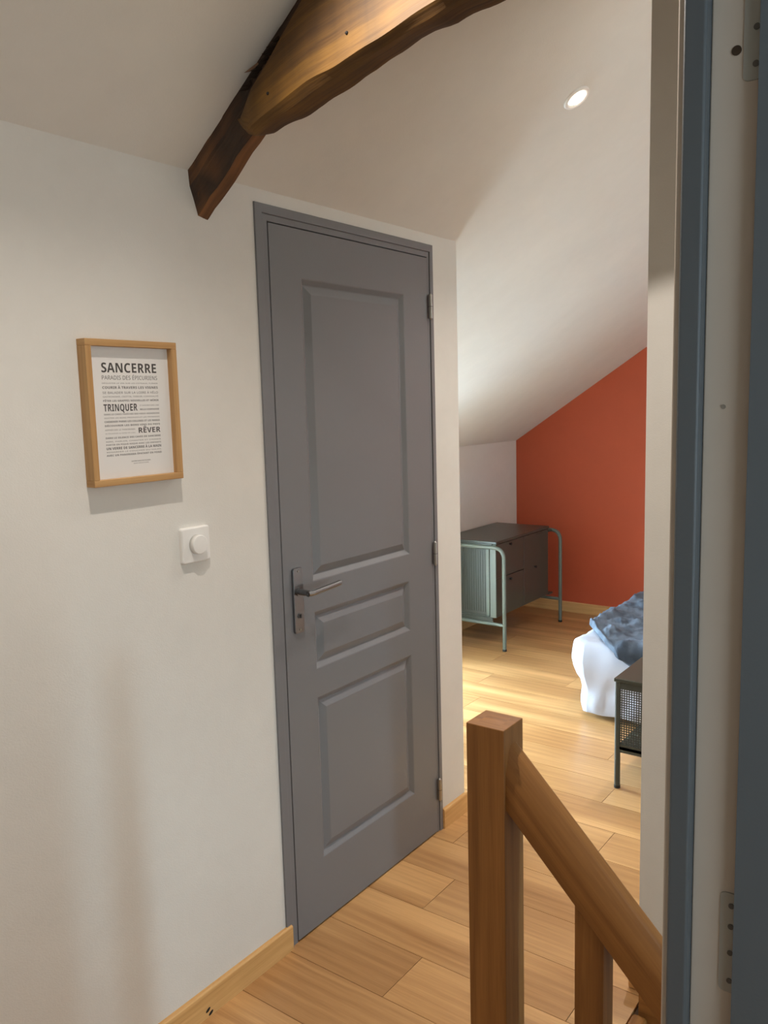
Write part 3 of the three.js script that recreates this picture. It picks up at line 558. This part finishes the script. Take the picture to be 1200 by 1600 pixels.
{
  const g = group('bed', [0.64, 0, -4.645]); meta(g, 'low bed dressed in a creased white sheet with bright side', 'bed');
  const N = 220, rings = [];                                            // [inset, y, wrinkle]
  for (const [ins, y, w] of [[0.050, 0.030, 0.010], [0.046, 0.045, 0.018], [0.042, 0.075, 0.02], [0.040, 0.10, 0.02], [0.038, 0.125, 0.02], [0.036, 0.15, 0.02], [0.030, 0.19, 0.014], [0.014, 0.225, 0.007], [0.003, 0.26, 0.005], [-0.004, 0.295, 0.005], [0.0, 0.335, 0.005], [0.006, 0.362, 0.006], [0.016, 0.380, 0.009], [0.030, 0.389, 0.013], [0.050, BT, 0.013], [0.075, BT + 0.001, 0.010], [0.11, BT + 0.002, 0.003], [0.2, BT + 0.004, 0.004], [0.4, BT + 0.006, 0.004], [0.6, BT + 0.006, 0.003]]) rings.push([ins, y, w]);
  const pos = [], uv = [], idx = [];
  rings.forEach(([ins, y, w], i) => { for (let k = 0; k <= N; k++) { const t = (k % N) / N; const [x, z] = rrPoint(t, ins, 0.09); const nz = perlin.noise(x * 26, y * 6 + 3, z * 26) * w * 0.6 + perlin.noise(x * 9, y * 9, z * 9) * w; const cx = x - 0.64, cz = z + 4.645, l = Math.hypot(cx, cz); const out = i < 13 ? nz : 0, up = i >= 11 ? nz * 0.8 : 0; const ex = out * Math.sign(cx) * (Math.abs(cx) > 0.6 ? 1 : 0), ez = out * Math.sign(cz) * (Math.abs(cz) > 0.85 ? 1 : 0); const hem = i === 0 ? 0.012 * perlin.noise(x * 8, 1, z * 8) : 0; pos.push(cx + ex, y + up + hem, cz + ez); uv.push(t * 6, y + ins); } });
  for (let i = 0; i + 1 < rings.length; i++) for (let k = 0; k < N; k++) { const a = i * (N + 1) + k, b = a + 1, c = a + N + 1, d = c + 1; idx.push(a, b, d, a, d, c); }
  const geo = new THREE.BufferGeometry(); geo.setAttribute('position', new THREE.Float32BufferAttribute(pos, 3)); geo.setAttribute('uv', new THREE.Float32BufferAttribute(uv, 2)); geo.setIndex(idx); geo.computeVertexNormals();
  mesh('sheet', geo, M.sheet, g);
  const inner = bx(BX0 + 0.07, BX1 - 0.07, 0.07, 0.375, BZ0 + 0.07, BZ1 - 0.07, 0.03); inner.translate(-0.64, 0, 4.645); mesh('mattress', inner, M.sheet, g);
  for (const [x, z] of [[0.1, -3.85], [1.18, -3.85], [0.1, -5.45], [1.18, -5.45]]) { const c = cyl(0.025, 0.025, 0.08, [x - 0.64, 0.04, z + 4.645]); mesh('leg', c, M.rubber, g); }
}
{
  // grey blanket lying over the top of the bed and hanging over its foot
  const edge = x => { const a = [[-0.07, -0.30], [0.13, -0.015], [0.28, 0.085], [0.55, 0.20], [1.4, 0.22]]; let i = 0; while (i < a.length - 2 && a[i + 1][0] < x) i++; const t = clamp((x - a[i][0]) / (a[i + 1][0] - a[i][0])); return lerp(a[i][1], a[i + 1][1], t); };
  const NX = 90, NS = 90, r = 0.035, zE = BZ1 + 0.008, yT = BT + 0.014;
  const place = (x, s, h) => {                                           // s < 0 on the top, s > 0 down the foot; h = height above the sheet
    const q = Math.PI * r / 2, s0 = -r;
    if (s < s0) return [x, yT + h, zE + s];
    if (s < s0 + q) { const k = (s - s0) / r; return [x, yT - r + (r + h) * Math.cos(k), zE - r + (r + h) * Math.sin(k)]; }
    return [x, yT - r - (s - s0 - q), zE + h];
  };
  const P = [], U = [], I = [];
  for (const layer of [0, 1]) for (let j = 0; j <= NS; j++) for (let i = 0; i <= NX; i++) {
    const x = lerp(-0.062, 1.34, i / NX), v = Math.pow(j / NS, 0.7), s = lerp(-1.55, edge(x), v), k = edge(x) - s;
    let h = layer ? 0.001 : 0.013 + 0.040 * Math.max(0, perlin.noise(x * 6 + 1, s * 5, 2)) + 0.024 * Math.max(0, perlin.noise(x * 16, s * 11, 7)) + 0.012 * Math.max(0, perlin.noise(x * 37, s * 29, 4)) + (k < 0.035 ? 0.008 * Math.sin(Math.PI * k / 0.035) : 0);
    if (!layer && k < 0.006) h = 0.006;
    P.push(...place(x, s, h)); U.push(x, s);
  }
  const K = (NX + 1) * (NS + 1), at = (l, i, j) => l * K + j * (NX + 1) + i;
  for (let j = 0; j < NS; j++) for (let i = 0; i < NX; i++) { const a = at(0, i, j), b = at(0, i + 1, j), c = at(0, i + 1, j + 1), d = at(0, i, j + 1); I.push(a, d, c, a, c, b); const e = at(1, i, j), f = at(1, i + 1, j), g = at(1, i + 1, j + 1), h = at(1, i, j + 1); I.push(e, g, h, e, f, g); }
  const rim = (i0, j0, i1, j1) => { I.push(at(0, i0, j0), at(1, i0, j0), at(1, i1, j1), at(0, i0, j0), at(1, i1, j1), at(0, i1, j1)); };
  for (let i = 0; i < NX; i++) { rim(i, NS, i + 1, NS); rim(i + 1, 0, i, 0); } for (let j = 0; j < NS; j++) { rim(0, j, 0, j + 1); rim(NX, j + 1, NX, j); }
  const geo = new THREE.BufferGeometry(); geo.setAttribute('position', new THREE.Float32BufferAttribute(P, 3)); geo.setAttribute('uv', new THREE.Float32BufferAttribute(U, 2)); geo.setIndex(I); geo.computeVertexNormals();
  meta(mesh('blanket', geo, M.blanket), 'slate grey plush blanket spread over the white bed', 'blanket');
}
{
  const x0 = 0.405, x1 = 0.855, z1 = -3.095, z0 = -3.475, yt = 0.460, yb = 0.165;
  const g = group('mesh_side_table', [x0, 0, z1]); meta(g, 'grey-green metal side table with perforated side at the foot of the bed', 'side table');
  const L = geo => { geo.translate(-x0, 0, -z1); return geo; };
  mesh('table_top', L(bx(x0 - 0.002, x1 + 0.002, yt - 0.014, yt, z0 - 0.002, z1 + 0.003, 0.003)), M.cabinet, g);
  mesh('bottom_shelf', L(bx(x0 + 0.01, x1 - 0.01, yb, yb + 0.012, z0 + 0.01, z1 - 0.006)), M.cabinetDark, g);
  for (const x of [x0 + 0.011, x1 - 0.011]) for (const z of [z0 + 0.011, z1 - 0.011]) { const l = mesh('leg', L(cyl(0.0115, 0.0115, yt - 0.022, [x, (yt - 0.022) / 2 + 0.008, z], 'y', 14)), M.cabinetDark, g); mesh('foot_cap', L(cyl(0.0125, 0.0125, 0.012, [x, 0.006, z], 'y', 14)), M.rubber, l); }
  const bars = [bx(x0 + 0.015, x1 - 0.015, yt - 0.044, yt - 0.014, z1 - 0.014, z1 - 0.006), bx(x0 + 0.015, x1 - 0.015, yb - 0.012, yb + 0.022, z1 - 0.014, z1 - 0.006)];
  for (let x = x0 + 0.026; x < x1 - 0.02; x += 0.0098) bars.push(bx(x, x + 0.0038, yb + 0.02, yt - 0.04, z1 - 0.0115, z1 - 0.0095));
  for (let y = yb + 0.026; y < yt - 0.044; y += 0.0098) bars.push(bx(x0 + 0.02, x1 - 0.02, y, y + 0.0038, z1 - 0.0112, z1 - 0.0098));
  mesh('perforated_panel', L(merge(bars)), M.cabinetDark, g);
  mesh('rail', L(bx(x0 + 0.015, x1 - 0.015, yt - 0.044, yt - 0.014, z0 + 0.006, z0 + 0.014)), M.cabinetDark, g);
}

renderer.render(scene, camera);
